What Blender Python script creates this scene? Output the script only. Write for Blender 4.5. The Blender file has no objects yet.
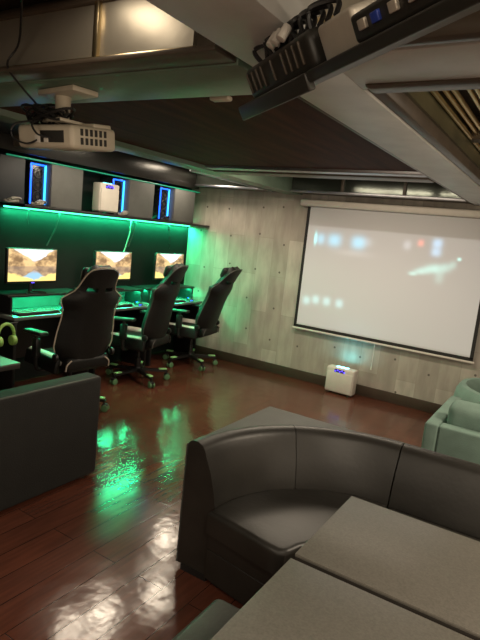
import bpy, bmesh, math, random
from mathutils import Vector, Matrix
random.seed(7)
C = bpy.context.scene.collection
PI = math.pi
rad = math.radians

# ------------------------------------------------------------------ camera
CAMH = 1.65
yaw, pitch, roll = rad(31.1108), rad(9.2095), rad(-6.0465)
F_PX = 536.94
r0 = Vector((math.cos(yaw), math.sin(yaw), 0))
fw = Vector((-math.sin(yaw)*math.cos(pitch), math.cos(yaw)*math.cos(pitch), -math.sin(pitch)))
dn = fw.cross(r0)
cr, sr = math.cos(roll), math.sin(roll)
right = cr*r0 + sr*dn
down = -sr*r0 + cr*dn
cam = bpy.data.cameras.new('camera')
camo = bpy.data.objects.new('camera', cam); C.objects.link(camo)
m = Matrix((right, -down, -fw)).transposed().to_4x4()
m.translation = Vector((0, 0, CAMH))
camo.matrix_world = m
cam.sensor_fit = 'HORIZONTAL'; cam.sensor_width = 36; cam.lens = F_PX/480*36
cam.clip_start = .02
bpy.context.scene.camera = camo

# ------------------------------------------------------------------ world, light, exposure
sc = bpy.context.scene
w = bpy.data.worlds.new('world'); sc.world = w; w.use_nodes = True
w.node_tree.nodes['Background'].inputs[0].default_value = (1, .85, .65, 1)
w.node_tree.nodes['Background'].inputs[1].default_value = .05
sc.view_settings.view_transform = 'Standard'; sc.view_settings.look = 'None'
sc.view_settings.gamma = 1; sc.view_settings.use_curve_mapping = False
sc.view_settings.exposure = 0.80
try:
    sc.cycles.use_denoising = True
    sc.cycles.max_bounces = 8
    sc.cycles.sample_clamp_indirect = 6
except Exception: pass

WARM = (1.0, .84, .64)
def area(name, loc, sx, sy, power, col=WARM, rot=(0, 0, 0), spread=None):
    l = bpy.data.lights.new(name, 'AREA'); l.shape = 'RECTANGLE'; l.size = sx; l.size_y = sy
    l.energy = power; l.color = col
    if spread: l.spread = spread
    o = bpy.data.objects.new(name, l); C.objects.link(o); o.location = loc; o.rotation_euler = rot
    return o
# recessed ceiling lamps of the room (inside the coffers, and behind the camera), plus added fill lights
for lx, ly, le in ((-3.25, 4.25, 5), (-3.45, 3.62, 5), (-3.52, 3.22, 4), (-3.85, 5.10, 5)):
    area('lamp_light_coffer_left', (lx, ly, 2.325), .2, .26, le)
area('lamp_light_coffer_near', (-1.42, 1.16, 2.37), .15, .12, .45)
area('lamp_light_coffer_far', (-2.0, 4.35, 2.32), .9, .12, 14)
area('lamp_light_coffer_far', (-1.2, 4.35, 2.32), .5, .12, 6)
area('lamp_light_coffer_right', (.9, 3.0, 2.28), .5, .5, 28)
area('lamp_light_near', (.5, .35, 2.27), .5, .5, 17)
area('fill_up', (2.3, 2.4, 1.5),   .4, .4, 30, WARM, (PI, 0, 0))  # unseen fill added to brighten the beams from below
area('fill_wall', (.6, -3.3, 1.3), 2.4, 1.2, 26, WARM, (rad(105), 0, 0))  # unseen fill added on the back wall to lift the ceiling
area('fill_side', (3.3, .5, 1.3), 2.4, 1.2, 25, WARM, (rad(105), 0, rad(90)))  # unseen fill added beside the camera, not a room lamp
area('lamp_light_back', (-1.6, -.9, 2.3), .8, .5, 15)
area('lamp_light_back', (1.2, -1.6, 2.3), .8, .5, 26)
GREEN = (.02, 1.0, .38)
area('strip_light_green', (-4.365, 4.36, 1.652), .02, 2.7, 30, GREEN, (0, rad(0), 0))
area('strip_light_riser', (-4.2, 4.3, .882), .03, 2.7, 22, GREEN)
area('strip_light_over', (-4.3, 4.4, 1.70), .03, 2.6, 1.0, GREEN, (PI, 0, 0))

# ------------------------------------------------------------------ materials
def nodes_mat(name):
    m = bpy.data.materials.new(name); m.use_nodes = True
    nt = m.node_tree
    return m, nt, nt.nodes['Principled BSDF']
def N(nt, typ, **kw):
    n = nt.nodes.new(typ)
    for k, v in kw.items():
        if k in n.inputs.keys() if hasattr(n, 'inputs') else False: n.inputs[k].default_value = v
        else: setattr(n, k, v)
    return n
def L(nt, a, b): nt.links.new(a, b)
def mat(name, col, rough=.5, metal=0, var=.12, scale=12, bump=0, bscale=80, spec=.5, coat=0, emit=None, estr=0, stretch=None):
    m, nt, b = nodes_mat(name)
    tc = N(nt, 'ShaderNodeTexCoord'); vec = tc.outputs['Object']
    if stretch:
        mp = N(nt, 'ShaderNodeMapping'); mp.inputs['Scale'].default_value = stretch
        L(nt, vec, mp.inputs[0]); vec = mp.outputs[0]
    no = N(nt, 'ShaderNodeTexNoise'); no.inputs['Scale'].default_value = scale; no.inputs['Detail'].default_value = 5
    L(nt, vec, no.inputs['Vector'])
    rp = N(nt, 'ShaderNodeValToRGB')
    rp.color_ramp.elements[0].position = .3; rp.color_ramp.elements[1].position = .7
    rp.color_ramp.elements[0].color = (*[c*(1-var) for c in col], 1)
    rp.color_ramp.elements[1].color = (*[min(1, c*(1+var)) for c in col], 1)
    L(nt, no.outputs['Fac'], rp.inputs[0]); L(nt, rp.outputs[0], b.inputs['Base Color'])
    b.inputs['Roughness'].default_value = rough; b.inputs['Metallic'].default_value = metal
    b.inputs['Specular IOR Level'].default_value = spec
    b.inputs['Coat Weight'].default_value = coat
    if bump:
        n2 = N(nt, 'ShaderNodeTexNoise'); n2.inputs['Scale'].default_value = bscale; n2.inputs['Detail'].default_value = 3
        L(nt, vec, n2.inputs['Vector'])
        bp = N(nt, 'ShaderNodeBump'); bp.inputs['Strength'].default_value = bump; bp.inputs['Distance'].default_value = .01
        L(nt, n2.outputs['Fac'], bp.inputs['Height']); L(nt, bp.outputs[0], b.inputs['Normal'])
    if emit:
        b.inputs['Emission Color'].default_value = (*emit, 1); b.inputs['Emission Strength'].default_value = estr
    return m
def math_(nt, op, a, b=None, clamp=False):
    n = nt.nodes.new('ShaderNodeMath'); n.operation = op; n.use_clamp = clamp
    for i, x in enumerate((a, b)):
        if x is None: continue
        if isinstance(x, (int, float)): n.inputs[i].default_value = x
        else: nt.links.new(x, n.inputs[i])
    return n.outputs[0]
def mixc(nt, f, a, b, mode='MIX'):
    n = nt.nodes.new('ShaderNodeMix'); n.data_type = 'RGBA'; n.blend_type = mode
    for k, x in ((0, f), (6, a), (7, b)):
        if isinstance(x, (int, float)): n.inputs[k].default_value = x
        elif isinstance(x, tuple): n.inputs[k].default_value = (*x, 1) if len(x) == 3 else x
        else: nt.links.new(x, n.inputs[k])
    return n.outputs[2]
def smooth(nt, v, a, b):
    n = nt.nodes.new('ShaderNodeMapRange'); n.interpolation_type = 'SMOOTHSTEP'
    nt.links.new(v, n.inputs[0]); n.inputs[1].default_value = a; n.inputs[2].default_value = b
    return n.outputs[0]

def floor_mat():
    m, nt, b = nodes_mat('floor_laminate')
    tc = N(nt, 'ShaderNodeTexCoord')
    mp = N(nt, 'ShaderNodeMapping'); mp.inputs['Rotation'].default_value = (0, 0, PI/2)
    L(nt, tc.outputs['Object'], mp.inputs[0])
    br = N(nt, 'ShaderNodeTexBrick')
    br.inputs['Scale'].default_value = 1; br.inputs['Brick Width'].default_value = 1.2; br.inputs['Row Height'].default_value = .15
    br.inputs['Mortar Size'].default_value = .0022; br.inputs['Bias'].default_value = 0
    br.inputs['Color1'].default_value = (.105, .034, .020, 1); br.inputs['Color2'].default_value = (.130, .042, .024, 1)
    br.inputs['Mortar'].default_value = (.02, .01, .007, 1)
    L(nt, mp.outputs[0], br.inputs[0])
    mp2 = N(nt, 'ShaderNodeMapping'); mp2.inputs['Scale'].default_value = (26, 2.2, 1)
    L(nt, tc.outputs['Object'], mp2.inputs[0])
    no = N(nt, 'ShaderNodeTexNoise'); no.inputs['Scale'].default_value = 1.4; no.inputs['Detail'].default_value = 6
    L(nt, mp2.outputs[0], no.inputs[0])
    g = smooth(nt, no.outputs['Fac'], .3, .75)
    L(nt, mixc(nt, g, mixc(nt, .45, br.outputs['Color'], (.03, .012, .009)), br.outputs['Color']), b.inputs['Base Color'])
    n3 = N(nt, 'ShaderNodeTexNoise'); n3.inputs['Scale'].default_value = 3.5; n3.inputs['Detail'].default_value = 3
    L(nt, tc.outputs['Object'], n3.inputs[0])
    rr = N(nt, 'ShaderNodeMapRange'); rr.inputs[3].default_value = .11; rr.inputs[4].default_value = .21
    L(nt, n3.outputs['Fac'], rr.inputs[0]); L(nt, rr.outputs[0], b.inputs['Roughness'])
    n4 = N(nt, 'ShaderNodeTexNoise'); n4.inputs['Scale'].default_value = 9; n4.inputs['Detail'].default_value = 2
    L(nt, tc.outputs['Object'], n4.inputs[0])
    hh = math_(nt, 'ADD', math_(nt, 'MULTIPLY', n4.outputs['Fac'], .5), math_(nt, 'MULTIPLY', br.outputs['Fac'], -.25))
    bp = N(nt, 'ShaderNodeBump'); bp.inputs['Strength'].default_value = .35; bp.inputs['Distance'].default_value = .012
    L(nt, hh, bp.inputs['Height']); L(nt, bp.outputs[0], b.inputs['Normal'])
    b.inputs['Specular IOR Level'].default_value = .65
    return m
def concrete_mat():
    m, nt, b = nodes_mat('board_marked_concrete')
    tc = N(nt, 'ShaderNodeTexCoord'); sp = N(nt, 'ShaderNodeSeparateXYZ'); L(nt, tc.outputs['Object'], sp.inputs[0])
    x, y, z = sp.outputs
    xy = math_(nt, 'ADD', x, y)
    cb = N(nt, 'ShaderNodeCombineXYZ'); L(nt, xy, cb.inputs[0]); L(nt, z, cb.inputs[1])
    # board blocks with differing tone
    br = N(nt, 'ShaderNodeTexBrick'); mp = N(nt, 'ShaderNodeMapping'); mp.inputs['Rotation'].default_value = (0, 0, PI/2)
    mp.inputs['Location'].default_value = (.27, .1, 0)
    L(nt, cb.outputs[0], mp.inputs[0]); L(nt, mp.outputs[0], br.inputs[0])
    br.inputs['Scale'].default_value = 1; br.inputs['Brick Width'].default_value = .9; br.inputs['Row Height'].default_value = .21
    br.inputs['Mortar Size'].default_value = .003; br.inputs['Mortar Smooth'].default_value = .6
    br.inputs['Color1'].default_value = (.38, .345, .295, 1); br.inputs['Color2'].default_value = (.56, .52, .455, 1)
    br.inputs['Mortar'].default_value = (.36, .33, .28, 1)
    mp2 = N(nt, 'ShaderNodeMapping'); mp2.inputs['Scale'].default_value = (5, 1.3, 1); L(nt, cb.outputs[0], mp2.inputs[0])
    no = N(nt, 'ShaderNodeTexNoise'); no.inputs['Scale'].default_value = 2.2; no.inputs['Detail'].default_value = 8
    L(nt, mp2.outputs[0], no.inputs[0])
    col = mixc(nt, smooth(nt, no.outputs['Fac'], .3, .72), mixc(nt, .42, br.outputs[0], (.20, .175, .15)), br.outputs[0])
    # tie holes
    vo = N(nt, 'ShaderNodeTexVoronoi'); vo.voronoi_dimensions = '2D'; vo.inputs['Randomness'].default_value = .35
    vo.inputs['Scale'].default_value = 2.6; L(nt, cb.outputs[0], vo.inputs[0])
    hole = math_(nt, 'LESS_THAN', vo.outputs['Distance'], .032)
    col = mixc(nt, hole, col, (.12, .105, .09))
    L(nt, col, b.inputs['Base Color'])
    b.inputs['Roughness'].default_value = .72
    bp = N(nt, 'ShaderNodeBump'); bp.inputs['Strength'].default_value = .3; bp.inputs['Distance'].default_value = .01
    L(nt, math_(nt, 'SUBTRACT', no.outputs['Fac'], hole), bp.inputs['Height']); L(nt, bp.outputs[0], b.inputs['Normal'])
    return m
def monitor_mat():
    """mountain lake wallpaper shown on the lit displays"""
    m, nt, b = nodes_mat('lake_wallpaper_display')
    tc = N(nt, 'ShaderNodeTexCoord'); sp = N(nt, 'ShaderNodeSeparateXYZ'); L(nt, tc.outputs['Generated'], sp.inputs[0])
    u, v = sp.outputs[1], sp.outputs[2]
    no = N(nt, 'ShaderNodeTexNoise'); no.inputs['Scale'].default_value = 5.5; no.inputs['Detail'].default_value = 5
    L(nt, tc.outputs['Generated'], no.inputs[0])
    nz = math_(nt, 'MULTIPLY', math_(nt, 'SUBTRACT', no.outputs['Fac'], .5), .22)
    d = math_(nt, 'ABSOLUTE', math_(nt, 'SUBTRACT', v, .47))             # height above / below the waterline
    du = math_(nt, 'ABSOLUTE', math_(nt, 'SUBTRACT', u, .52))
    ridge = math_(nt, 'ADD', math_(nt, 'MULTIPLY', du, 1.0), math_(nt, 'ADD', nz, .10))
    open_ = smooth(nt, math_(nt, 'SUBTRACT', d, ridge), -.02, .05)
    sky = mixc(nt, smooth(nt, v, .35, .55), (.30, .52, .68), (.95, .97, 1.0))
    rock = mixc(nt, smooth(nt, no.outputs['Fac'], .35, .65), (.22, .13, .06), (.80, .52, .24))
    rock = mixc(nt, smooth(nt, v, .46, .48), mixc(nt, .55, rock, (.25, .18, .14)), rock)
    far = mixc(nt, smooth(nt, math_(nt, 'ADD', d, nz), .12, .24), (.42, .33, .28), sky)
    col = mixc(nt, open_, rock, far)
    grass_edge = math_(nt, 'ADD', math_(nt, 'MULTIPLY', du, .45), math_(nt, 'ADD', nz, .07))
    grass = smooth(nt, math_(nt, 'SUBTRACT', grass_edge, v), -.02, .05)
    col = mixc(nt, grass, col, (.95, .72, .22))
    b.inputs['Base Color'].default_value = (.02, .02, .02, 1); b.inputs['Roughness'].default_value = .3
    L(nt, col, b.inputs['Emission Color']); b.inputs['Emission Strength'].default_value = .85
    return m
def screen_mat():
    """white fabric with the faint picture a projector throws on it"""
    m, nt, b = nodes_mat('projection_fabric')
    tc = N(nt, 'ShaderNodeTexCoord'); sp = N(nt, 'ShaderNodeSeparateXYZ'); L(nt, tc.outputs['Generated'], sp.inputs[0])
    u, v = sp.outputs[0], sp.outputs[2]
    b.inputs['Base Color'].default_value = (.55, .55, .57, 1); b.inputs['Roughness'].default_value = .8
    glow = None
    def blob(cu, cv, su, sv, col, k, soft=1.0):
        nonlocal glow
        a = math_(nt, 'DIVIDE', math_(nt, 'SUBTRACT', u, cu), su); c = math_(nt, 'DIVIDE', math_(nt, 'SUBTRACT', v, cv), sv)
        d = math_(nt, 'ADD', math_(nt, 'POWER', math_(nt, 'ABSOLUTE', a), 2.4), math_(nt, 'POWER', math_(nt, 'ABSOLUTE', c), 2.4))
        f = math_(nt, 'EXPONENT', math_(nt, 'MULTIPLY', d, -soft))
        cc = mixc(nt, f, (0, 0, 0), tuple(x*k for x in col))
        glow = cc if glow is None else mixc(nt, 1.0, glow, cc, 'ADD')
    CY = (.06, .50, .75)
    blob(.055, .745, .009, .05, (.2, 1, 1), .5); blob(.088, .745, .026, .045, CY, .42)
    blob(.175, .745, .042, .052, CY, .48); blob(.32, .745, .042, .052, CY, .5); blob(.375, .755, .03, .035, (.5, .6, .7), .10)
    blob(.595, .765, .022, .035, (.7, .75, .85), .14); blob(.665, .79, .017, .026, (1, .12, .06), .3)
    blob(.75, .80, .026, .034, (.3, .65, 1), .36); blob(.75, .735, .026, .034, (.3, .65, 1), .32)
    for k, cu in enumerate((.045, .105, .175, .255)):
        blob(cu, .205 + (.012, .03, .03, .03)[k], .024, .036, (.35, .85, .9), .26)
    for cu, cv, su, sv, kk in ((.615, .555, .022, .016, .26), (.645, .575, .03, .022, .18), (.675, .59, .035, .028, .2), (.71, .61, .035, .032, .2), (.745, .615, .035, .036, .2),
                               (.785, .63, .026, .034, .17), (.815, .655, .018, .03, .14), (.755, .55, .024, .045, .12), (.86, .70, .010, .012, .5)):
        blob(cu+(.03 if cu < .85 else .01), cv, su, sv, (.36, .95, .85), kk*.85)
    blob(.30, .655, .11, .025, (.8, .8, .8), .06)
    # the whole thrown picture is a dim warm-white rectangle
    inside = math_(nt, 'MULTIPLY', smooth(nt, v, .86, .84), smooth(nt, v, .0, .02))
    base = mixc(nt, inside, (0, 0, 0), (.075, .072, .068))
    tot = mixc(nt, 1.0, glow, base, 'ADD')
    L(nt, tot, b.inputs['Emission Color']); b.inputs['Emission Strength'].default_value = 1.0
    return m

M = dict(
    floor=floor_mat(), concrete=concrete_mat(), wallpaper=monitor_mat(), screen=screen_mat(),
    dark_wall=mat('charcoal_wall_panel', (.014, .014, .014), .8, var=.15, scale=4, spec=.15),
    room_wall=mat('warm_plaster', (.38, .31, .23), .8),
    ceil=mat('dark_ceiling_board', (.05, .04, .03), .45, scale=3),
    beam=mat('grey_painted_beam', (.60, .60, .575), .42, var=.10, scale=6, bump=.12, bscale=20),
    beam_green_glow=mat('grey_beam_green_glow', (.12, .175, .125), .35, var=.15, scale=5, bump=.1, bscale=15),  # green cast of the LEDs is put into the beam colour
    mould=mat('brown_moulding', (.085, .066, .048), .38, var=.2, scale=8),
    mahogany=mat('mahogany_panel', (.070, .024, .014), .6, var=.35, scale=2, stretch=(9, .8, 1), bump=.05, spec=.03),
    mirror=mat('brushed_metal_panel', (.55, .50, .41), .38, metal=.75, var=.12, scale=3, bump=.25, bscale=6),
    olive=mat('olive_smoked_panel', (.10, .095, .055), .3, var=.3, scale=4, metal=.3),
    black_gloss=mat('black_gloss_board', (.012, .011, .010), .28),
    brass=mat('brass_strip', (.75, .60, .36), .3, metal=1),
    chrome=mat('polished_trim', (.42, .42, .45), .35, metal=1),
    base=mat('dark_brown_baseboard', (.055, .038, .026), .45),
    panel_grey=mat('grey_box_panel', (.105, .108, .102), .6, var=.08),
    panel_shaded_blue=mat('shaded_blue_box_panel', (.022, .026, .032), .55, var=.08),  # shade and blue computer light put into the panel colour
    pc=mat('black_computer_case', (.012, .014, .018), .25),
    blue=mat('blue_led', (.0, .05, .3), .4, emit=(.008, .09, 1.0), estr=2.6),
    cyan=mat('light_blue_led', (.0, .2, .4), .4, emit=(.03, .34, 1.0), estr=2.4),
    violet=mat('violet_display', (.02, .0, .2), .4, emit=(.10, .06, 1.0), estr=2),
    aqua=mat('aqua_indicator', (.0, .2, .2), .4, emit=(.15, .9, 1.0), estr=5),
    led_dim=mat('dim_green_led', (.0, .2, .1), .4, emit=(.02, .30, .15), estr=.35),
    led=mat('green_led', (.0, .4, .15), .4, emit=(.06, 1.0, .42), estr=3.2),
    white=mat('white_plastic', (.62, .58, .52), .42, var=.04),
    white_dirty=mat('ivory_projector_plastic', (.52, .46, .36), .42, var=.06),
    dark_slot=mat('dark_slot', (.02, .018, .015), .6),
    black=mat('black_plastic', (.010, .010, .010), .4, var=.15),
    black_soft=mat('black_vinyl', (.006, .006, .0055), .5, spec=.35, var=.15, bump=.15, bscale=60),
    fabric_black=mat('black_cover_cloth', (.032, .033, .030), .8, var=.15, bump=.2, bscale=150),
    piping=mat('pale_piping', (.50, .42, .34), .6),
    piping_dark=mat('dark_piping', (.05, .045, .04), .6),
    bolster=mat('white_vinyl_bolster', (.60, .58, .52), .45),
    cap=mat('pale_green_plastic', (.35, .75, .30), .35),
    wheel=mat('dark_green_wheel', (.10, .22, .10), .4),
    desk=mat('black_laminate_desk', (.13, .14, .13), .22, var=.1),
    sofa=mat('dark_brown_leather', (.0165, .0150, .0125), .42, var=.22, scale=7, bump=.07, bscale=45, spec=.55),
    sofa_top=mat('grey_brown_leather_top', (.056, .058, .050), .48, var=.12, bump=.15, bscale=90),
    sofa_side=mat('black_sofa_cloth', (.009, .009, .008), .75, var=.15, bump=.2, bscale=120),
    table=mat('taupe_speckled_laminate', (.148, .138, .120), .34, var=.16, scale=140, bump=.05, bscale=200),
    table_edge=mat('dark_table_edge', (.03, .026, .022), .45),
    teal=mat('sage_green_velvet', (.17, .255, .215), .85, var=.12, scale=9, bump=.25, bscale=140),
    head_green=mat('lime_green_plastic', (.30, .50, .12), .4),
    cable=mat('black_cable', (.015, .015, .015), .45),
    cable_pale=mat('pale_cable', (.25, .235, .20), .5),
    screen_frame=mat('black_screen_border', (.014, .013, .013), .7),
    tv_black=mat('black_tv_plastic', (.028, .026, .022), .4),
    silver=mat('silver_label_plate', (.55, .50, .42), .4, metal=.3),
    glass=mat('smoky_mirror_glass', (.06, .07, .06), .12, metal=.6, var=.2, scale=3, bump=.1, bscale=4),
)

# ------------------------------------------------------------------ mesh helpers
def bm_box(bm, c, s, rot=None, bev=0, seg=2):
    t = bmesh.new()
    bmesh.ops.create_cube(t, size=1)
    bmesh.ops.scale(t, vec=s, verts=t.verts)
    if bev: bmesh.ops.bevel(t, geom=t.edges[:], offset=min(bev, min(s)*.49), segments=seg, affect='EDGES', profile=.5)
    if rot is not None: bmesh.ops.transform(t, matrix=rot.to_4x4(), verts=t.verts)
    bmesh.ops.translate(t, vec=c, verts=t.verts)
    merge(bm, t)
def merge(bm, t):
    me = bpy.data.meshes.new('tmp'); t.to_mesh(me); t.free(); bm.from_mesh(me); bpy.data.meshes.remove(me)
def bm_cyl(bm, a, b, r, r2=None, n=20, bev=0):
    a, b = Vector(a), Vector(b); d = b-a
    t = bmesh.new()
    bmesh.ops.create_cone(t, cap_ends=True, segments=n, radius1=r, radius2=r if r2 is None else r2, depth=d.length)
    if bev:
        es = [e for e in t.edges if any(len(f.verts) > 4 for f in e.link_faces)]
        bmesh.ops.bevel(t, geom=es, offset=bev, segments=2, affect='EDGES', profile=.5)
    bmesh.ops.transform(t, matrix=d.to_track_quat('Z', 'Y').to_matrix().to_4x4(), verts=t.verts)
    bmesh.ops.translate(t, vec=(a+b)/2, verts=t.verts)
    merge(bm, t)
def bm_tube(bm, pts, r, n=8, closed=False):
    pts = [Vector(p) for p in pts]; rings = []
    up = Vector((0, 0, 1)); k = len(pts)
    for i, p in enumerate(pts):
        if closed: d = pts[(i+1) % k]-pts[i-1]
        else: d = pts[min(i+1, k-1)]-pts[max(i-1, 0)]
        d.normalize()
        x = d.cross(up)
        if x.length < .15: x = d.cross(Vector((1, 0, 0)))
        x.normalize(); yv = d.cross(x)
        rings.append([bm.verts.new(p + r*(math.cos(2*PI*j/n)*x + math.sin(2*PI*j/n)*yv)) for j in range(n)])
    for i in range(k if closed else k-1):
        A, B = rings[i], rings[(i+1) % k]
        for j in range(n): bm.faces.new((A[j], A[(j+1) % n], B[(j+1) % n], B[j]))
    if not closed: bm.faces.new(rings[0][::-1]); bm.faces.new(rings[-1])
def spline(pts, n=8):
    pts = [Vector(p) for p in pts]; out = []
    P = [pts[0]]+pts+[pts[-1]]
    for i in range(1, len(P)-2):
        for j in range(n):
            t = j/n; a, b, c, d = P[i-1:i+3]
            out.append(.5*((2*b)+(c-a)*t+(2*a-5*b+4*c-d)*t*t+(3*b-a-3*c+d)*t**3))
    out.append(pts[-1]); return out
def bm_prism(bm, poly, z0, z1, bev=0, seg=3):
    t = bmesh.new()
    lo = [t.verts.new((x, y, z0)) for x, y in poly]; hi = [t.verts.new((x, y, z1)) for x, y in poly]
    n = len(poly)
    t.faces.new(lo[::-1]); top = t.faces.new(hi)
    for i in range(n): t.faces.new((lo[i], lo[(i+1) % n], hi[(i+1) % n], hi[i]))
    bmesh.ops.recalc_face_normals(t, faces=t.faces)
    if bev: bmesh.ops.bevel(t, geom=list(top.edges), offset=bev, segments=seg, affect='EDGES', profile=.5)
    merge(bm, t)
def obj(name, bm, m, parent=None, smooth_=35, kind=None):
    bmesh.ops.recalc_face_normals(bm, faces=bm.faces)
    me = bpy.data.meshes.new(name); bm.to_mesh(me); bm.free()
    me.materials.append(m)
    o = bpy.data.objects.new(name, me); C.objects.link(o)
    if parent: o.parent = parent
    if smooth_:
        for p in me.polygons: p.use_smooth = True
        try: me.set_sharp_from_angle(angle=rad(smooth_))
        except Exception: pass
    if kind: o['kind'] = kind
    return o
def boxo(name, c, s, m, parent=None, bev=.004, rot=None, kind=None):
    b = bmesh.new(); bm_box(b, c, s, rot, bev); return obj(name, b, m, parent, kind=kind)
def ext(name, x0, x1, y0, y1, z0, z1, m, parent=None, bev=.004, kind=None):
    return boxo(name, ((x0+x1)/2, (y0+y1)/2, (z0+z1)/2), (x1-x0, y1-y0, z1-z0), m, parent, bev, kind=kind)
def tag(o, label, cat, group=None):
    o['label'] = label; o['category'] = cat
    if group: o['group'] = group
    return o
def thing(name, label, cat, loc=(0, 0, 0), rz=0, group=None):
    o = bpy.data.objects.new(name, None); C.objects.link(o); o.empty_display_size = .1
    o.location = loc; o.rotation_euler = (0, 0, rz)
    return tag(o, label, cat, group)
def copy_tree(o, parent=None):
    c = o.copy(); C.objects.link(c)
    if parent: c.parent = parent
    for ch in list(o.children): copy_tree(ch, c)
    return c
RZ = lambda a: Matrix.Rotation(a, 3, 'Z')
RX = lambda a: Matrix.Rotation(a, 3, 'X')
RY = lambda a: Matrix.Rotation(a, 3, 'Y')

# ------------------------------------------------------------------ room shell
XL, XR, YN, YF, ZC, ZS = -4.4, 3.4, -3.4, 5.74, 2.40, 2.145
S = 'structure'
ext('floor', XL-.1, XR+.1, YN-.1, YF+.1, -.1, 0, M['floor'], bev=0, kind=S)
ext('ceiling', XL-.1, XR+.1, YN-.1, YF+.1, ZC, ZC+.1, M['ceil'], bev=0, kind=S)
ext('wall_far', XL-.1, XR+.1, YF, YF+.12, 0, ZC, M['concrete'], bev=0, kind=S)
ext('wall_left', XL-.12, XL, YN, YF, 0, ZC, M['dark_wall'], bev=0, kind=S)
ext('wall_right', XR, XR+.12, YN, YF, 0, ZC, M['room_wall'], bev=0, kind=S)
ext('wall_back', XL, XR, YN-.12, YN, 0, ZC, M['room_wall'], bev=0, kind=S)
ext('baseboard_far', XL, XR, YF-.02, YF, 0, .115, M['base'], kind=S)
# ceiling coffers: flat beams with mouldings, panels set between them
tr = [0]
def trim(x0, x1, y0, y1, z0, z1, m, bev=.004):
    tr[0] += 1
    return ext('trim_%d' % tr[0], x0, x1, y0, y1, z0, z1, m, bev=bev, kind=S)
trim(-.93, -.68, -1.5, YF, ZS, ZC, M['beam'])                     # long grey beam
for a, b in ((-.965, -.93), (-.68, -.63)):
    trim(a, b, 1.74, YF, ZS+.008, ZS+.07, M['mould'], .006)
trim(-4.4, -.965, 1.43, 1.74, ZS, ZC, M['beam_green_glow'])              # cross beam the projector hangs from
trim(-4.4, -.97, 1.31, 1.43, ZS+.006, ZS+.022, M['mould'], .005)
trim(-4.4, -.97, 1.37, 1.43, ZS+.02, ZC, M['mould'], .005)
trim(-4.4, -.97, 1.74, 1.80, ZS+.02, ZC, M['mould'], .012)
trim(-4.4, -.97, .30, .62, ZS+.0, ZC, M['mould'], .012)
trim(-.68, 3.4, 1.42, 1.74, ZS, ZC, M['beam'])                      # cross beam on the right
trim(-.66, 3.4, 1.675, 1.775, ZS-.010, ZS+.05, M['mould'], .02)
trim(-.68, 3.4, 1.36, 1.42, ZS+.0, ZS+.06, M['mould'], .02)
trim(-3.0, -2.80, 1.80, YF, ZS, ZC, M['beam_green_glow'])                # left beam, runs to the far wall
trim(-2.80, -.965, 3.80, 3.92, ZS+.012, ZC, M['chrome'], .01)
trim(-2.80, -.965, 3.92, 4.10, ZS, ZC, M['mould'], .01)
trim(-2.80, -.965, 5.50, YF, ZS+.015, ZC, M['mould'], .01)
trim(-.63, 3.4, 5.45, YF, ZS+.015, ZC, M['mould'], .01)
trim(-4.4, -3.0, 5.52, YF, ZS+.015, ZC, M['mould'], .01)
trim(-4.4, -4.12, 1.80, 5.52, 2.12, ZC, M['black_gloss'], .01)
trim(-4.4, -3.0, 2.9, 3.05, ZS+.01, ZC, M['mould'], .01)
ext('ceiling', -2.80, -.965, 1.80, 3.80, ZS+.035, ZS+.055, M['mahogany'], bev=0, kind=S)
trim(-3.04, -3.02, 3.9, 5.4, ZS-.01, ZS+.01, M['chrome'])
# near left coffer: tall metal plates on its far side
ext('ceiling', -1.475, -1.08, 1.35, 1.37, ZS+.03, ZS+.21, M['mirror'], bev=0, kind=S)
ext('ceiling', -2.9, -1.495, 1.35, 1.37, ZS+.03, ZS+.21, M['mirror'], bev=0, kind=S)
trim(-1.497, -1.473, 1.335, 1.36, ZS+.02, ZS+.215, M['brass'], .004)
trim(-4.4, -.97, 1.33, 1.37, ZS+.205, ZS+.225, M['mould'], .004)
trim(-2.9, -1.06, 1.33, 1.36, ZS+.018, ZS+.032, M['brass'], .004)
ext('ceiling', -4.12, -3.0, 1.80, 2.9, ZS+.10, ZS+.12, M['black_gloss'], bev=0, kind=S)
# far bay: smoky mirror panels on the far side and frame lines
ext('ceiling', -2.80, -.965, 5.44, 5.50, ZS+.02, ZC, M['glass'], bev=0, kind=S)
ext('ceiling', -4.12, -3.0, 5.44, 5.52, ZS+.02, ZC, M['glass'], bev=0, kind=S)
for x in (-2.2, -1.55): trim(x-.015, x+.015, 5.415, 5.445, ZS+.02, ZC, M['mould'])
trim(-2.8, -.965, 5.39, 5.44, ZS+.005, ZS+.03, M['chrome'])
trim(-4.1, -3.0, 5.39, 5.44, ZS+.005, ZS+.03, M['chrome'])
# right bay: smoky panel and brass strips running away from the camera
ext('ceiling', -.645, -.615, 1.775, 5.45, ZS+.06, ZC, M['olive'], bev=0, kind=S)
for i, (x, z) in enumerate(((-.60, .140), (-.575, .165), (-.545, .17), (-.50, .19), (-.47, .19), (-.43, .20))):
    trim(x-.009, x+.009, 1.78, 5.4, ZS+z-.01, ZS+z+.01, M['brass'], .006)
trim(-.615, .5, 3.2, 3.3, ZS+.13, ZC, M['mould'], .01)
# near right coffer
ext('ceiling', -.68, 3.4, 1.36, 1.42, ZS+.07, ZC, M['mirror'], bev=0, kind=S)
trim(-.68, 3.4, 1.345, 1.37, ZS+.06, ZS+.075, M['brass'], .004)

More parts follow.
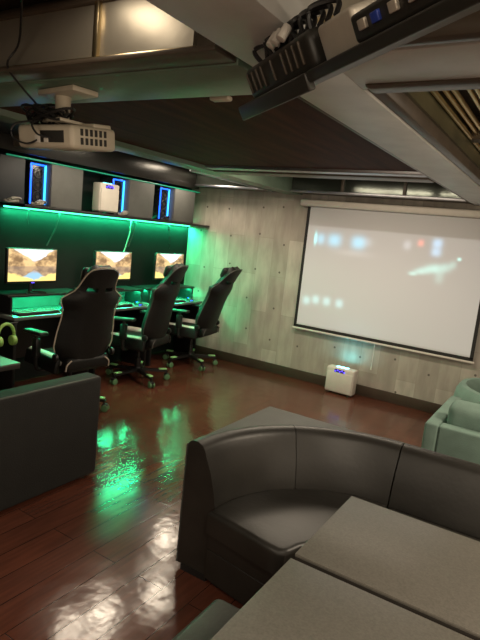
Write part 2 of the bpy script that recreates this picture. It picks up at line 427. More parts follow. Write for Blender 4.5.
# ------------------------------------------------------------------ PC ledge on the desk wall
lg = thing('led_ledge', 'long black ledge along the dark wall with a green light strip under it', 'shelf', (-4.25, 4.35, 1.67))
ext('shelf_board', -.15, .19, -1.36, 1.38, .0, .025, M['black'], lg)
b = bmesh.new(); bm_box(b, (-.115, .0, -.008), (.022, 2.7, .012), None, .004)
obj('light_strip', b, M['led'], lg)
def grey_box(y0, y1, label, m='panel_grey'):
    o = thing('grey_cabinet', label, 'cabinet', (-4.25, (y0+y1)/2, 1.695), group='grey boxes on the ledge')
    h = (y1-y0)/2
    ext('body', -.14, .115, -h, h, 0, .385, M[m], o)
    ext('front_panel', .115, .125, -h+.004, h-.004, .004, .381, M[m], o)
grey_box(2.2, 3.03, 'wide box at the left end of the ledge, shade and blue light in its colour', 'panel_shaded_blue')
grey_box(3.30, 3.67, 'grey box on the ledge between the leftmost blue-lit computer and the white purifier')
grey_box(4.30, 4.70, 'grey box on the ledge between the middle and rightmost blue-lit computers')
grey_box(5.06, 5.46, 'grey box on the ledge against the concrete wall')
def pc(y, label, first=[None]):
    if first[0] is None:
        o = thing('computer_tower', label, 'computer', (-4.29, y, 1.695), group='computers with blue light frames')
        ext('case', -.10, .09, -.085, .085, 0, .38, M['pc'], o)
        fr = bmesh.new()
        bm_box(fr, (.096, -.075, .19), (.012, .012, .35), None, .003); bm_box(fr, (.096, .0, .362), (.012, .16, .012), None, .003)
        obj('light_frame', fr, M['blue'], o)
        f2 = bmesh.new(); bm_box(f2, (.096, .075, .19), (.012, .016, .35), None, .003)
        obj('light_bar', f2, M['cyan'], o)
        g = bmesh.new()
        for k in range(3):
            bm_tube(g, [(.094, .048*math.cos(t*PI/10), .08+.105*k+.048*math.sin(t*PI/10)) for t in range(20)], .003, closed=True)
            bm_cyl(g, (.088, 0, .08+.105*k), (.096, 0, .08+.105*k), .014)
        obj('fan', g, M['dark_slot'], o)
        first[0] = o; return
    o = copy_tree(first[0]); o.location = (-4.29, y, 1.695); o['label'] = label
pc(3.212, 'leftmost black computer on the ledge with a blue light frame')
pc(4.21, 'middle blue-lit black computer on the ledge, right of the white purifier')
pc(4.96, 'rightmost blue-lit black computer on the ledge, nearest the concrete wall')

# ------------------------------------------------------------------ air purifiers
def purifier(loc, rz, w_, h_, label, first=[None]):
    o = thing('air_purifier', label, 'air purifier', loc, rz, 'white air purifiers')
    b = bmesh.new(); bm_box(b, (0, 0, h_/2+.008), (w_, .12, h_-.016), None, .018, 3); obj('body', b, M['white'], o)
    ext('front_cover', -w_/2+.012, w_/2-.012, -.068, -.058, .03, h_-.055, M['white'], o)
    d = bmesh.new(); bm_box(d, (-.01, -.0605, h_-.034), (w_*.36, .004, .034), None, .001)
    disp = obj('display', d, M['black'], o)
    g = bmesh.new()
    for k in range(5): bm_box(g, (-.052*w_/.3+k*.024*w_/.3, -.064, h_-.034 + (.006 if k % 2 else -.004)), (.013, .003, .015), None, .001)
    obj('display_digits', g, M['violet'], disp)
    q = bmesh.new(); bm_box(q, (.0, .0, h_+.001), (w_*.42, .05, .006), None, .002); obj('air_indicator', q, M['aqua'], o)
    for s in (-1, 1):
        f = bmesh.new(); bm_box(f, (s*w_*.38, 0, .008), (.04, .1, .016), None, .003); obj('foot', f, M['dark_slot'], o)
    return o
pf = purifier((-1.98, 5.58, 0), rad(-2), .325, .30, 'white air purifier with violet digits on the floor below the projection screen')
area('purifier_glow', (-1.96, 5.62, .325), .10, .04, .35, (.15, .9, 1.0), (PI, 0, 0))
purifier((-4.135, 3.98, 1.695), rad(86), .25, .30, 'white air purifier with violet digits up on the ledge among the computers')
o = boxo('light_strip', (-4.135, 4.2, 2.087), (.02, 2.7, .012), M['led_dim'])
tag(o, 'dim green light strip along the tops of the grey boxes', 'light strip')
# small pale controllers / cable bundles lying on the ledge
def bundle(y, s, m, label):
    b = bmesh.new()
    for k in range(3):
        cx = random.uniform(-.01, .01)
        bm_tube(b, [(cx + .022*math.cos(t*PI/8+k), (s*.45)*math.sin(t*PI/8)+(k-1)*.02, .012+.014*k+.006*math.sin(t*PI/4+k)) for t in range(16)], .008, 8, True)
    bm_box(b, (0, 0, .018), (.03, .03, .02), None, .006)
    o = obj('cable_bundle', b, m); o.location = (-4.088, y, 1.697)
    tag(o, label, 'cable', 'coiled cables on the ledge')
bundle(2.90, .14, M['cable_pale'], 'thin pale coiled cable at the left end of the ledge')
bundle(3.16, .13, M['cable_pale'], 'pale coiled cable below the leftmost blue-lit computer')
bundle(4.21, .13, M['cable_pale'], 'pale coiled cable below the middle blue-lit computer')
bundle(4.89, .13, M['black'], 'black coiled cable below the rightmost blue-lit computer')

# ------------------------------------------------------------------ desks, risers, monitors
def desk(y0, y1, label):
    o = thing('gaming_desk', label, 'desk', (-4.18, (y0+y1)/2, 0), 0, 'black desks along the dark wall')
    h = (y1-y0)/2
    ext('desktop', -.2, .2, -h, h, .70, .73, M['desk'], o, .005)
    ext('back_panel', -.19, -.17, -h+.02, h-.02, .25, .70, M['black'], o)
    for s in (-1, 1): ext('leg', -.19, .17, s*(h-.035)-.015, s*(h-.035)+.015, 0, .70, M['black'], o)
    r = ext('monitor_shelf', -.19, .09, -h+.01, h-.05, .885, .905, M['black'], o)
    ext('glow_reflector', -.195, -.19, -h+.01, h-.05, .73, .885, M['panel_grey'], o)  # paler panel added to catch the green light in front of the wall
    for s in (-1, 1): ext('shelf_support', -.18, .07, s*(h-.06)-.01, s*(h-.06)+.01, .73, .885, M['black'], o)
    return o
desk(2.87, 3.80, 'black desk lit green under the leftmost lit monitor')
desk(3.82, 4.66, 'black desk lit green in the middle of the row along the dark wall')
desk(4.68, 5.62, 'black desk lit green at the end of the row beside the concrete wall')
def monitor(y, label, first=[None]):
    if first[0]:
        o = copy_tree(first[0]); o.location = (-4.16, y, .905); o['label'] = label; return
    o = thing('monitor', label, 'monitor', (-4.16, y, .905), 0, 'lit monitors along the dark wall'); first[0] = o
    ext('housing', -.035, -.004, -.268, .268, .092, .408, M['black'], o, .006)
    ext('display', -.005, .001, -.254, .254, .112, .400, M['wallpaper'], o, 0)
    b = bmesh.new(); bm_cyl(b, (-.03, 0, .01), (-.03, 0, .2), .018); obj('stand_pole', b, M['black'], o)
    b = bmesh.new()
    bm_tube(b, spline([(.06, -.11, .008), (-.03, -.03, .012), (-.05, 0, .014), (-.03, .03, .012), (.06, .11, .008)]), .008); obj('stand_foot', b, M['black'], o)
    b = bmesh.new(); bm_box(b, (.004, .0, .098), (.004, .03, .006), None, .001); obj('power_light', b, M['violet'], o)
monitor(3.175, 'leftmost lit monitor showing a mountain lake')
monitor(4.185, 'middle lit monitor showing a mountain lake, partly behind the nearest gaming chair')
monitor(5.12, 'rightmost lit monitor showing a mountain lake, nearest the concrete wall')
def keyboard(y, label, first=[None]):
    if first[0]:
        o = copy_tree(first[0]); o.location = (-4.09, y, .73); o['label'] = label; return
    o = thing('keyboard', label, 'keyboard', (-4.09, y, .73), 0, 'keyboards on the desks'); first[0] = o
    ext('body', -.065, .065, -.22, .22, 0.0, .02, M['black'], o, .005)
    b = bmesh.new()
    for i in range(5):
        for j in range(15):
            bm_box(b, (-.05+.0245*i, -.203+.029*j, .024), (.019, .023, .009), None, .002, 1)
    obj('keys', b, M['desk'], o)
keyboard(3.17, 'black keyboard on the desk under the leftmost monitor')
keyboard(4.15, 'black keyboard on the desk under the middle monitor')
keyboard(5.10, 'black keyboard on the desk under the rightmost monitor')
def mouse(y, label, first=[None]):
    if first[0]:
        o = copy_tree(first[0]); o.location = (-4.07, y, .73); o['label'] = label; return
    o = thing('computer_mouse', label, 'mouse', (-4.07, y, .73), 0, 'mice on the desks'); first[0] = o
    b = bmesh.new(); bmesh.ops.create_uvsphere(b, u_segments=16, v_segments=10, radius=1)
    bmesh.ops.scale(b, vec=(.058, .032, .038), verts=b.verts)
    for v in b.verts:
        if v.co.z < 0: v.co.z = 0
    obj('body', b, M['black'], o)
    b = bmesh.new(); bm_cyl(b, (-.035, -.005, .028), (-.035, .005, .028), .009); obj('scroll_wheel', b, M['blue'], o)
    b = bmesh.new(); bm_tube(b, [(.02+.03*math.cos(t), .026*math.sin(t), .010) for t in [x*.2 for x in range(-7, 8)]], .0035); obj('light_ring', b, M['blue'], o)
mouse(3.48, 'small black mouse with blue light beside the leftmost keyboard')
mouse(4.52, 'small black mouse with blue light beside the middle keyboard')
mouse(5.47, 'small black mouse with blue light near the concrete wall')
def cable(pts, r, label, m='cable', name='cable'):
    b = bmesh.new(); bm_tube(b, spline(pts, 6), r, 6); o = obj(name, b, M[m]); tag(o, label, 'cable', None); return o
cable([(-4.375, 3.62, 1.66), (-4.37, 3.57, 1.5), (-4.375, 3.53, 1.42), (-4.37, 3.48, 1.33)], .007, 'cable hanging from the ledge beside the leftmost monitor')
cable([(-4.37, 4.62, 1.66), (-4.365, 4.6, 1.5), (-4.37, 4.52, 1.25), (-4.365, 4.44, 1.0), (-4.35, 4.4, .92)], .008, 'cable slanting down the wall between the middle and rightmost monitors', 'cable_pale')
cable([(-4.37, 4.70, 1.66), (-4.37, 4.66, 1.5), (-4.37, 4.60, 1.36)], .006, 'short cable hanging beside the slanting cable')
cable([(-4.375, 5.30, 1.66), (-4.37, 5.32, 1.5), (-4.375, 5.34, 1.36)], .007, 'cable hanging above the rightmost monitor')
cable([(-4.37, 3.26, 1.66), (-4.37, 3.25, 1.58), (-4.37, 3.26, 1.52)], .006, 'short cable stub hanging from the ledge above the leftmost monitor')
o = boxo('wall_switch', (-4.395, 4.66, 1.10), (.012, .03, .05), M['white']); tag(o, 'tiny white switch on the dark wall between two monitors', 'switch')

# headset hanging off the desk end
hs = thing('headset', 'lime green headset hanging off the end of the leftmost desk', 'headset', (-3.93, 2.76, .70))
b = bmesh.new(); bm_tube(b, [(0, .075*math.sin(t), -.10+.095*math.cos(t)) for t in [x*PI/14 for x in range(-9, 10)]], .014, 10); obj('headband', b, M['head_green'], hs)
for s in (-1, 1):
    b = bmesh.new(); bm_cyl(b, (-.0, s*.066-.02, -.15), (-.0, s*.066+.02, -.15), .044, n=24, bev=.008); e = obj('ear_cup', b, M['head_green'], hs)
    b = bmesh.new(); bm_cyl(b, (.0, s*.066+s*.02, -.15), (.0, s*.066+s*.027, -.15), .028, n=24); obj('ear_disc', b, M['black'], e)
b = bmesh.new(); bm_tube(b, [(0, .11, .0), (0, .04, -.002), (0, .0, -.012), (0, -.03, -.01)], .006); obj('hook', b, M['black'], hs)

# ------------------------------------------------------------------ gaming chairs (forward = local +Y)
def wprof(t):
    K = [(0, .17), (.06, .22), (.15, .245), (.3, .235), (.45, .217), (.55, .220), (.62, .250), (.655, .250), (.69, .215), (.73, .165), (.79, .145), (.86, .138), (.92, .132), (.965, .116), (.99, .09), (1, .07)]
    for (a, x), (b_, y) in zip(K, K[1:]):
        if t <= b_: return x+(y-x)*(t-a)/(b_-a)
    return K[-1][1]
def make_chair(name, label, lean, pipe='piping'):
    c = thing(name, label, 'chair', group='gaming chairs at the desks')
    Hb = .82; zb = .47; yb = -.215
    R = RX(rad(lean))
    def bp(u, t, off=0):
        w_ = wprof(t)
        wing = .085*abs(u)**2.6*(1 if t < .66 else max(0, 1-(t-.66)/.34)**.8) + .02*math.sin(t*PI)
        p = Vector((u*w_, wing-off, t*Hb)); p = R @ p
        return p + Vector((0, yb, zb))
    b = bmesh.new(); nu, nt_ = 18, 44
    V = [[b.verts.new(bp(-1+2*i/nu, j/nt_)) for i in range(nu+1)] for j in range(nt_+1)]
    for j in range(nt_):
        for i in range(nu):
            u = abs(-1+2*(i+.5)/nu); t = (j+.5)/nt_
            if .25 < u < .62 and .745 < t < .795: continue
            b.faces.new((V[j][i], V[j][i+1], V[j+1][i+1], V[j+1][i]))
    o = obj('backrest', b, M['black_soft'], c, 60)
    md = o.modifiers.new('s', 'SOLIDIFY'); md.thickness = .075; md.offset = 0
    md = o.modifiers.new('v', 'BEVEL'); md.width = .015; md.segments = 2; md.limit_method = 'ANGLE'
    b = bmesh.new()
    wf = lambda t: .030*(1 if t < .66 else max(0, 1-(t-.66)/.34)**.5)
    path = [bp(-1.0, j/nt_, .031)+Vector((-wf(j/nt_)-.004, 0, 0)) for j in range(4, nt_+1)] + [bp(-1+2*i/nu, 1.008, .038) for i in range(1, nu)] + [bp(1.0, j/nt_, .031)+Vector((wf(j/nt_)+.004, 0, 0)) for j in range(nt_, 3, -1)]
    bm_tube(b, path, .0055, 6); obj('piping', b, M[pipe], o)
    # neck pillow
    b = bmesh.new(); bm_box(b, (0, 0, 0), (.27, .075, .13), None, .035, 4)
    bmesh.ops.transform(b, matrix=Matrix.Translation(bp(0, .88, -.075)) @ R.to_4x4(), verts=b.verts); obj('neck_pillow', b, M['black_soft'], c)
    b = bmesh.new(); bm_box(b, (0, 0, 0), (.32, .08, .20), None, .035, 4)
    bmesh.ops.transform(b, matrix=Matrix.Translation(bp(0, .22, -.08)) @ R.to_4x4(), verts=b.verts); obj('lumbar_pillow', b, M['black_soft'], c)
    # back skirt with piping
    b = bmesh.new(); bm_box(b, (0, -.225, .455), (.40, .07, .10), None, .025, 3); sk = obj('back_skirt', b, M['black_soft'], c)
    for s in (-1, 1):
        b = bmesh.new(); bm_tube(b, spline([(s*.205, -.255, .41), (s*.20, -.262, .46), (s*.16, -.262, .495)]), .006, 6)
        obj('skirt_piping', b, M[pipe], sk)
    # seat
    b = bmesh.new(); bm_box(b, (0, .03, .43), (.36, .50, .10), None, .035, 4); obj('seat', b, M['black_soft'], c)
    for s in (-1, 1):
        b = bmesh.new(); bm_box(b, (s*.205, .06, .468), (.085, .44, .085), RY(rad(s*-10)), .03, 4); obj('seat_bolster', b, M['bolster'], c)
        b = bmesh.new(); bm_box(b, (s*.238, .05, .435), (.045, .48, .125), RY(rad(s*-10)), .018, 3); obj('bolster_side', b, M['black_soft'], c)
        b = bmesh.new(); bm_cyl(b, (s*.255, -.20, .52), (s*.285, -.20, .52), .032, n=20, bev=.008); obj('recline_hinge', b, M['black'], c)
        # armrest
        b = bmesh.new()
        bm_tube(b, spline([(s*.20, .02, .37), (s*.29, .02, .38), (s*.31, .02, .45), (s*.31, .02, .66)]), .018, 10)
        bm_box(b, (s*.31, .02, .56), (.05, .07, .16), None, .012)
        ar = obj('armrest', b, M['black'], c)
        b = bmesh.new()
        bm_box(b, (s*.31, .04, .685), (.085, .27, .032), RX(rad(-3)), .015, 4); obj('armrest_pad', b, M['black'], ar)
    # gas column and mechanism
    b = bmesh.new(); bm_cyl(b, (0, 0, .10), (0, 0, .24), .032); bm_cyl(b, (0, 0, .24), (0, 0, .37), .018); obj('gas_column', b, M['black'], c)
    b = bmesh.new(); bm_box(b, (0, 0, .37), (.20, .26, .035), None, .008); bm_tube(b, [(.1, .05, .37), (.22, .07, .36), (.27, .08, .35)], .008); obj('tilt_mechanism', b, M['black'], c)
    b = bmesh.new(); bm_cyl(b, (0, 0, .085), (0, 0, .145), .045, .038, bev=.006)
    hub = obj('base_hub', b, M['black'], c)
    for k in range(5):
        a = 2*PI*k/5 + .35; d = Vector((math.cos(a), math.sin(a), 0))
        b = bmesh.new()
        t = bmesh.new(); bmesh.ops.create_cube(t, size=1); bmesh.ops.scale(t, vec=(.30, .055, .035), verts=t.verts)
        for v in t.verts:
            if v.co.x > 0: v.co.y *= .65; v.co.z = v.co.z*.8-.02
        bmesh.ops.bevel(t, geom=t.edges[:], offset=.008, segments=2, affect='EDGES')
        bmesh.ops.translate(t, vec=(.18, 0, .115), verts=t.verts)
        bmesh.ops.transform(t, matrix=Matrix.Rotation(a, 4, 'Z'), verts=t.verts); merge(b, t)
        arm = obj('base_arm', b, M['black'], c)
        b = bmesh.new(); bm_box(b, (.275, 0, .1185), (.085, .042, .014), None, .005)
        bmesh.ops.transform(b, matrix=Matrix.Rotation(a, 4, 'Z'), verts=b.verts); obj('arm_cap', b, M['cap'], arm)
        b = bmesh.new(); sd = Vector((-d.y, d.x, 0)); q = d*.315
        bm_cyl(b, q+Vector((0, 0, .06)), q+Vector((0, 0, .10)), .010)
        w1 = d*.325+Vector((0, 0, .032))
        bm_box(b, w1+Vector((0, 0, .022)), (.05, .05, .03), RZ(a), .01)
        cs = obj('caster', b, M['black'], c)
        b = bmesh.new()
        for s in (-1, 1): bm_cyl(b, w1+sd*s*.010, w1+sd*s*.028, .032, n=20, bev=.004)
        obj('caster_wheel', b, M['wheel'], cs)
    return c
def place(c, x, y, head): c.location = (x, y, 0); c.rotation_euler = (0, 0, rad(head)-PI/2)
c1 = make_chair('gaming_chair', 'black high-backed gaming chair seen from behind with pale piping, nearest the black sofa', 13)
place(c1, -3.52, 3.10, 172)
c2 = make_chair('gaming_chair', 'black gaming chair seen side-on at the middle desk, second from the concrete wall', 14, 'piping_dark')
place(c2, -3.74, 4.20, 194)
c3 = make_chair('gaming_chair', 'black gaming chair tilted far back at the end desk, beside the concrete wall', 21, 'piping_dark')
place(c3, -3.80, 5.20, 189)

# ------------------------------------------------------------------ projection screen
ps = thing('projection_screen', 'large white pull-down projection screen with black border on the concrete wall', 'screen', (-1.7, 5.69, .62))
XA, XB = -2.69+1.7, -.70+1.7
ext('fabric', XA+.035, XB-.035, -.001, .003, .045, 1.40, M['screen'], ps, 0)
b = bmesh.new()
bm_box(b, ((XA+XA+.034)/2, 0, .72), (.034, .005, 1.38), None, 0); bm_box(b, ((XB+XB-.034)/2, 0, .72), (.034, .005, 1.38), None, 0)
bm_box(b, ((XA+XB)/2, 0, .0285), (XB-XA, .005, .034), None, 0)
obj('border', b, M['screen_frame'], ps)
b = bmesh.new(); bm_box(b, ((XA+XB)/2, 0, 0), (XB-XA+.03, .022, .022), None, .007); obj('bottom_bar', b, M['white'], ps)
b = bmesh.new(); bm_box(b, ((XA+XB)/2-.01, .0, 1.44), (XB-XA+.16, .085, .075), None, .02, 3); hsg = obj('housing', b, M['white'], ps)
b = bmesh.new(); bm_tube(b, [(.0, .0, -.012), (-.002, .01, -.13), (.0, .0, -.26)], .004, 6); obj('pull_cord', b, M['white'], ps)
b = bmesh.new(); bm_cyl(b, (0, 0, -.30), (0, 0, -.26), .009, .006); obj('cord_toggle', b, M['white'], ps)

# ------------------------------------------------------------------ ceiling projector
PP = Vector((-1.90, 1.56, ZS))
pj = thing('ceiling_projector', 'ivory ceiling projector hanging from the beam tinted with green light with black cables on top', 'projector', PP, rad(-8))
b = bmesh.new(); bm_box(b, (.03, .0, -.012), (.26, .12, .022), None, .006); obj('ceiling_plate', b, M['white_dirty'], pj)
b = bmesh.new(); bm_cyl(b, (.0, 0, -.02), (.0, 0, -.125), .032, .028, 24, .004); bm_box(b, (0, 0, -.125), (.16, .12, .014), None, .005); obj('mount_pole', b, M['white_dirty'], pj)
Rb = RZ(rad(11)) @ RX(rad(7))
def bodybox(bm, c, s, bev=.004): bm_box(bm, Rb @ Vector(c), s, Rb, bev, 3)
b = bmesh.new(); bodybox(b, (.012, 0, -.185), (.316, .25, .092), .018); body = obj('body', b, M['white_dirty'], pj)
b = bmesh.new(); bodybox(b, (.09, .06, -.135), (.13, .10, .02), .006); obj('top_cover', b, M['white_dirty'], body)
b = bmesh.new()
for i in range(6):
    for k in range(2): bodybox(b, (.1705, -.075+.026*i, -.165-.034*k), (.004, .014, .026), .001)
obj('side_vent', b, M['dark_slot'], body)
b = bmesh.new(); bodybox(b, (.06, -.126, -.185), (.13, .004, .045), .001); obj('port_panel', b, M['dark_slot'], body)
b = bmesh.new(); bodybox(b, (-.02, -.127, -.195), (.03, .008, .03), .002); bodybox(b, (.03, -.129, -.20), (.022, .008, .018), .002); obj('plug', b, M['white'], body)
b = bmesh.new(); bm_cyl(b, Rb @ Vector((-.09, -.0, -.14)), Rb @ Vector((-.09, 0, -.11)), .025, n=20, bev=.004); obj('adjuster_knob', b, M['white_dirty'], body)
b = bmesh.new()
for i in range(14):
    a0 = random.uniform(0, 6.28); rr = random.uniform(.035, .085); cx, cy = random.uniform(-.08, .03), random.uniform(-.09, .0)
    zz = -.125+random.uniform(0, .05)
    bm_tube(b, [Rb @ Vector((cx+rr*math.cos(a0+t*PI/7)*1.2, cy+rr*.6*math.sin(a0+t*PI/7), zz+.03*math.sin(t*PI/7+i))) for t in range(14)], .0055, 6, True)
obj('cable_coil', b, M['cable'], pj)
b = bmesh.new(); bm_tube(b, [Rb @ Vector(p) for p in spline([(-.06, -.08, -.12), (-.12, -.15, -.14), (-.13, -.16, -.19), (-.07, -.145, -.215), (-.02, -.13, -.20)])], .004, 6)
bm_tube(b, [Rb @ Vector(p) for p in spline([(-.02, -.10, -.12), (-.01, -.16, -.14), (.03, -.17, -.18), (.06, -.13, -.19)])], .004, 6)
obj('plug_cord', b, M['cable'], pj)
cable([(-1.62, 1.15, 2.34), (-1.82, 1.29, 2.24), (-1.90, 1.30, 2.17), (-1.95, 1.40, 2.12), (-1.97, 1.50, 2.07)], .004, 'thin black cable running down to the ceiling projector')
o = tag(boxo('ceiling_fitting', (-1.3, 1.83, ZS+.018), (.09, .04, .02), M['white_dirty'], bev=.008), 'small pale fitting under the dark ceiling panel beside the beam', 'ceiling fitting')

# ------------------------------------------------------------------ television hung from the ceiling
A_, B_ = Vector((-.885, 1.365, 1.985)), Vector((.05, .64, 1.985))
ux = (B_-A_).normalized(); ln = (B_-A_).length
tv = thing('hanging_television', 'black television hung from the ceiling, its vented back edge toward the camera', 'television', A_, math.atan2(ux.y, ux.x))
T = RX(rad(29))
def tvb(bm, c, s, bev=.004):
    bm_box(bm, T @ Vector(c), s, T, bev, 3)
b = bmesh.new(); tvb(b, (ln/2, .12, .012), (ln, .24, .024), .006); obj('display_panel', b, M['tv_black'], tv)
b = bmesh.new(); tvb(b, (.21, .0, .004), (.42, .02, .04), .005); tvb(b, (.42+(ln-.42)/2, .004, .012), (ln-.42, .016, .026), .005); obj('bezel', b, M['tv_black'], tv)
b = bmesh.new(); tvb(b, (.235, .07, .06), (.38, .10, .085), .02); hb = obj('rear_housing', b, M['tv_black'], tv)
for i in range(11):
    if i in (4, 6): continue
    b = bmesh.new(); tvb(b, (.075+i*.031, .018, .065), (.006, .006, .05), .002)
    obj('vent_rib', b, M['mould'], hb)
b = bmesh.new(); tvb(b, (.54, .06, .055), (.13, .09, .075), .01); obj('label_plate', b, M['silver'], tv)
b = bmesh.new(); tvb(b, (.72, .06, .05), (.24, .10, .05), .008); io = obj('connector_panel', b, M['tv_black'], tv)
for k, (px, mm) in enumerate(((.64, 'white'), (.68, 'blue_port'), (.73, 'white'), (.78, 'silver'))):
    b = bmesh.new(); tvb(b, (px, .007, .052), (.022, .008, .018), .002)
    obj('port', b, M['silver'] if mm != 'blue_port' else mat('blue_port', (.03, .06, .35), .4), io)
b = bmesh.new()
for i in range(9):
    x0 = .12+.035*i
    bm_tube(b, spline([T @ Vector((x0, .05, .10)), T @ Vector((x0+random.uniform(-.04, .04), .06, .14)), T @ Vector((x0+.05, .10, .13)), T @ Vector((x0+.09, .06, .10))]), .006, 6)
obj('cable_coil', b, M['cable'], tv)
b = bmesh.new()
for i, x0 in enumerate((.25, .275, .31)):
    bm_cyl(b, T @ Vector((x0, .02, .115)), T @ Vector((x0, .05, .135)), .012, n=14, bev=.003)
obj('cable_connector', b, M['white'], tv)
b = bmesh.new(); bm_tube(b, [(.50, .16, .13), (.50, .16, .27)], .018, 12); obj('mount_pole', b, M['chrome'], tv)
cable([(-.50, 1.0, 2.255), (-.44, .93, 2.25), (-.36, .84, 2.27)], .006, 'black cable rising from the television into the ceiling coffer')
cable([(-.38, 1.22, 2.3), (-.34, 1.1, 2.31), (-.30, 1.0, 2.31), (-.34, .8, 2.31)], .006, 'pale cable looping above the television', 'cable_pale')
cable([(-.655, .95, 2.20), (-.65, .75, 2.20), (-.64, .45, 2.20)], .009, 'light tube running along the near coffer edge above the television', 'cable_pale')

# ------------------------------------------------------------------ black sofa on the left (its back toward the room)
ls = thing('black_sofa', 'low black sofa at the left edge, its plain back toward the aisle', 'sofa', (-2.4, 1.4, 0))
b = bmesh.new(); bm_box(b, (-.07, .0, .345), (.14, 1.96, .65), None, .022, 4); bk = obj('backrest', b, M['sofa_side'], ls)
b = bmesh.new(); bm_tube(b, [(-.012, -.96, .664), (-.012, .955, .664)], .007, 8); obj('lit_top_edge', b, M['sofa_top'], bk)  # lit top edge drawn as a paler line, light put into the colour
b = bmesh.new(); bm_box(b, (-.36, 0, .20), (.44, 1.94, .26), None, .02, 3); obj('seat_base', b, M['sofa_side'], ls)
for s in (-1, 1):
    b = bmesh.new(); bm_box(b, (-.37, s*.485, .37), (.46, .96, .10), None, .03, 4); obj('seat_cushion', b, M['sofa'], ls)
for sx in (-.06, -.52):
    for sy in (-.9, .9):
        b = bmesh.new(); bm_cyl(b, (sx, sy, 0), (sx, sy, .08), .022); obj('foot', b, M['black'], ls)
# table in front of it
def table(x0, x1, y0, y1, z, label, group=None):
    o = thing('cafe_table', label, 'table', ((x0+x1)/2, (y0+y1)/2, 0), 0, group)
    hx, hy = (x1-x0)/2, (y1-y0)/2
    ext('tabletop', -hx, hx, -hy, hy, z-.012, z, M['table'], o, .003)
    ext('edge_band', -hx+.001, hx-.001, -hy+.001, hy-.001, z-.04, z-.012, M['table_edge'], o, .003)
    for sx in ((-1, 1) if hx > .4 else (0,)):
        b = bmesh.new(); bm_cyl(b, (sx*hx*.6, 0, .02), (sx*hx*.6, 0, z-.04), .03); obj('pedestal', b, M['black'], o)
        b = bmesh.new(); bm_box(b, (sx*hx*.6, 0, .0125), (.07, hy*1.5, .025), None, .006); bm_box(b, (sx*hx*.6, 0, .0125), (.36, .07, .025), None, .006); obj('table_foot', b, M['black'], o)
    return o
table(-3.35, -2.97, .9, 2.20, .66, 'dark table with a green-lit top in front of the black sofa, at the left edge')

# ------------------------------------------------------------------ curved corner booth
cx0, cy0 = -.59, 1.97
cb = thing('corner_booth_sofa', 'dark brown leather curved corner booth seat with a flat square back corner', 'sofa', (cx0, cy0, 0))
def arc(r, a0=90, a1=180, n=22): return [(r*math.cos(rad(a0+(a1-a0)*i/n)), r*math.sin(rad(a0+(a1-a0)*i/n))) for i in range(n+1)]
def slab(bm, prof, angs, zfun=None):
    """sweep a (r, z) profile round the arc and close it"""
    rings = [[bm.verts.new((r*math.cos(a), r*math.sin(a), z)) for r, z in prof] for a in angs]
    n = len(prof)
    for A, B in zip(rings, rings[1:]):
        for j in range(n): bm.faces.new((A[j], A[(j+1) % n], B[(j+1) % n], B[j]))
    bm.faces.new(rings[0]); bm.faces.new(rings[-1][::-1])
prof = [(.625, .03), (.63, .38), (.642, .44), (.668, .53), (.70, .60), (.714, .635), (.728, .655), (.755, .668), (.785, .667), (.808, .655), (.818, .63), (.818, .03)]
def corner_solid(bm, ri, ro, z0, z1, n=36):
    rings = []
    for i in range(n+1):
        a = rad(90+90*i/n); ca, sa = math.cos(a), math.sin(a); k = ro/max(abs(ca), abs(sa))
        rings.append([bm.verts.new(p) for p in ((ri*ca, ri*sa, z0), (k*ca, k*sa, z0), (k*ca, k*sa, z1), (ri*ca, ri*sa, z1))])
    for A, B in zip(rings, rings[1:]):
        for j in range(4): bm.faces.new((A[j], A[(j+1) % 4], B[(j+1) % 4], B[j]))
    bm.faces.new(rings[0]); bm.faces.new(rings[-1][::-1])
def roll_seg(a0, a1, n):
    b = bmesh.new(); slab(b, prof, [rad(a0+(a1-a0)*i/n) for i in range(n+1)]); return b
obj('backrest_panel', roll_seg(90.3, 133.6, 12), M['sofa'], cb, 40)
obj('backrest_panel', roll_seg(133.9, 179.7, 14), M['sofa'], cb, 40)
b = bmesh.new()
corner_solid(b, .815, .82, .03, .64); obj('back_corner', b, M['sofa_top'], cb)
b = bmesh.new(); corner_solid(b, .64, .79, .0, .032); obj('plinth', b, M['black'], cb)
front = [(-.64, -.035), (-.30, -.095), (-.245, -.10), (-.215, -.085), (-.20, -.055), (-.185, .0), (-.15, .06), (-.09, .10), (0, .115)]
b = bmesh.new(); bm_prism(b, front + arc(.64), .27, .382, .026, 4); obj('seat_cushion', b, M['sofa'], cb)
front2 = [(-.64, -.015), (-.30, -.07), (-.25, -.075), (-.215, -.05), (-.195, .0), (-.16, .07), (-.09, .115), (0, .13)]
b = bmesh.new(); bm_prism(b, front2 + arc(.63), .185, .27, .004); obj('seat_base', b, M['sofa'], cb)
b = bmesh.new(); bm_prism(b, [(x, y+.004) for x, y in front2] + arc(.63), .03, .18, .008); obj('base_panel', b, M['sofa'], cb)
b = bmesh.new(); bm_prism(b, [(x*.97, y+.03) for x, y in front2] + arc(.57), .0, .032); obj('foot_block', b, M['black'], cb)
def booth(x0, x1, label):
    o = thing('booth_sofa', label, 'sofa', ((x0+x1)/2, cy0, 0)); h = (x1-x0)/2-.003
    b = bmesh.new()
    prof2 = prof
    A = [b.verts.new((-h, y, z)) for y, z in prof2]; B = [b.verts.new((h, y, z)) for y, z in prof2]
    for j in range(len(prof2)): k = (j+1) % len(prof2); b.faces.new((A[j], A[k], B[k], B[j]))
    b.faces.new(A); b.faces.new(B)
    obj('backrest_panel', b, M['sofa'], o, 40)
    ext('seat_cushion', -h, h, .115, .63, .27, .382, M['sofa'], o, .026)
    ext('seat_base', -h, h, .13, .625, .03, .268, M['sofa'], o, .006)
    ext('foot_block', -h+.02, h-.02, .16, .60, 0, .03, M['black'], o)
booth(-.59, .45, 'straight dark brown leather booth seat joined to the right of the curved corner seat')
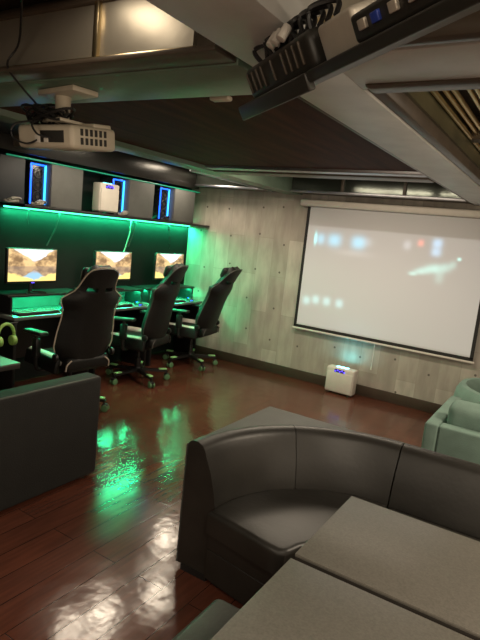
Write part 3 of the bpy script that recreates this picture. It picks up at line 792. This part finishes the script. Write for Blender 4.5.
table(-.60, .55, 1.485, 2.0, .66, 'taupe laminate table nearest the curved corner seat', 'taupe laminate tables')
table(-.60, .55, .94, 1.455, .66, 'taupe laminate table closest to the camera, its top filling the bottom right', 'taupe laminate tables')
st = thing('cube_stool', 'dark leather stool tucked beside the near taupe table, at the bottom edge', 'stool', (-.62, 1.17, 0))
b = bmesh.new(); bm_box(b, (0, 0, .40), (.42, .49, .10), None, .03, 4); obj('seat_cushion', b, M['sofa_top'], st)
b = bmesh.new(); bm_box(b, (0, 0, .19), (.40, .47, .32), None, .01, 2); obj('stool_base', b, M['sofa_side'], st)
for sx in (-1, 1):
    for sy in (-1, 1):
        b = bmesh.new(); bm_cyl(b, (sx*.17, sy*.2, 0), (sx*.17, sy*.2, .035), .02); obj('foot', b, M['black'], st)

# ------------------------------------------------------------------ sage green sofas near the screen
ts = thing('green_sofa', 'sage green sofa facing the screen, its back toward the brown booth', 'sofa', (.18, 3.42, 0))
b = bmesh.new(); bm_box(b, (0, .05, .335), (1.454, .10, .53), None, .014, 3); obj('back_frame', b, M['teal'], ts)
for s in (-1, 1):
    b = bmesh.new(); bm_box(b, (s*.77, .42, .335), (.085, .84, .53), None, .014, 3); obj('arm', b, M['teal'], ts)
    b = bmesh.new(); bm_box(b, (s*.36, .20, .57), (.70, .17, .33), RX(rad(8)), .055, 5); obj('back_cushion', b, M['teal'], ts)
    b = bmesh.new(); bm_box(b, (s*.36, .47, .38), (.71, .70, .15), None, .04, 4); obj('seat_cushion', b, M['teal'], ts)
b = bmesh.new(); bm_box(b, (0, .45, .20), (1.44, .70, .20), None, .01, 2); obj('seat_base', b, M['teal'], ts)
for sx in (-.72, .72):
    for sy in (.07, .78):
        b = bmesh.new(); bm_cyl(b, (sx, sy, 0), (sx, sy, .09), .016, .024); obj('foot', b, M['black'], ts)
tc_ = thing('tub_chair', 'rounded sage green tub chair behind the green sofa, at the right edge', 'chair', (-.20, 4.80, 0))
b = bmesh.new()
pr_ = [(.36, .10), (.36, .52), (.375, .58), (.41, .615), (.45, .61), (.48, .56), (.49, .48), (.48, .10)]
slab(b, pr_, [rad(100+230*i/30) for i in range(31)]); obj('tub_back', b, M['teal'], tc_, 50)
b = bmesh.new(); bm_cyl(b, (0, 0, .10), (0, 0, .42), .365, n=40, bev=.03); obj('seat_cushion', b, M['teal'], tc_)
for k in range(4):
    a = PI/4+k*PI/2; b = bmesh.new(); bm_cyl(b, (.25*math.cos(a), .25*math.sin(a), 0), (.25*math.cos(a), .25*math.sin(a), .10), .014, .022); obj('foot', b, M['black'], tc_)
o = boxo('wall_socket', (-2.205, 5.731, .20), (.035, .018, .07), M['white']); tag(o, 'small white socket on the baseboard left of the floor purifier', 'socket')
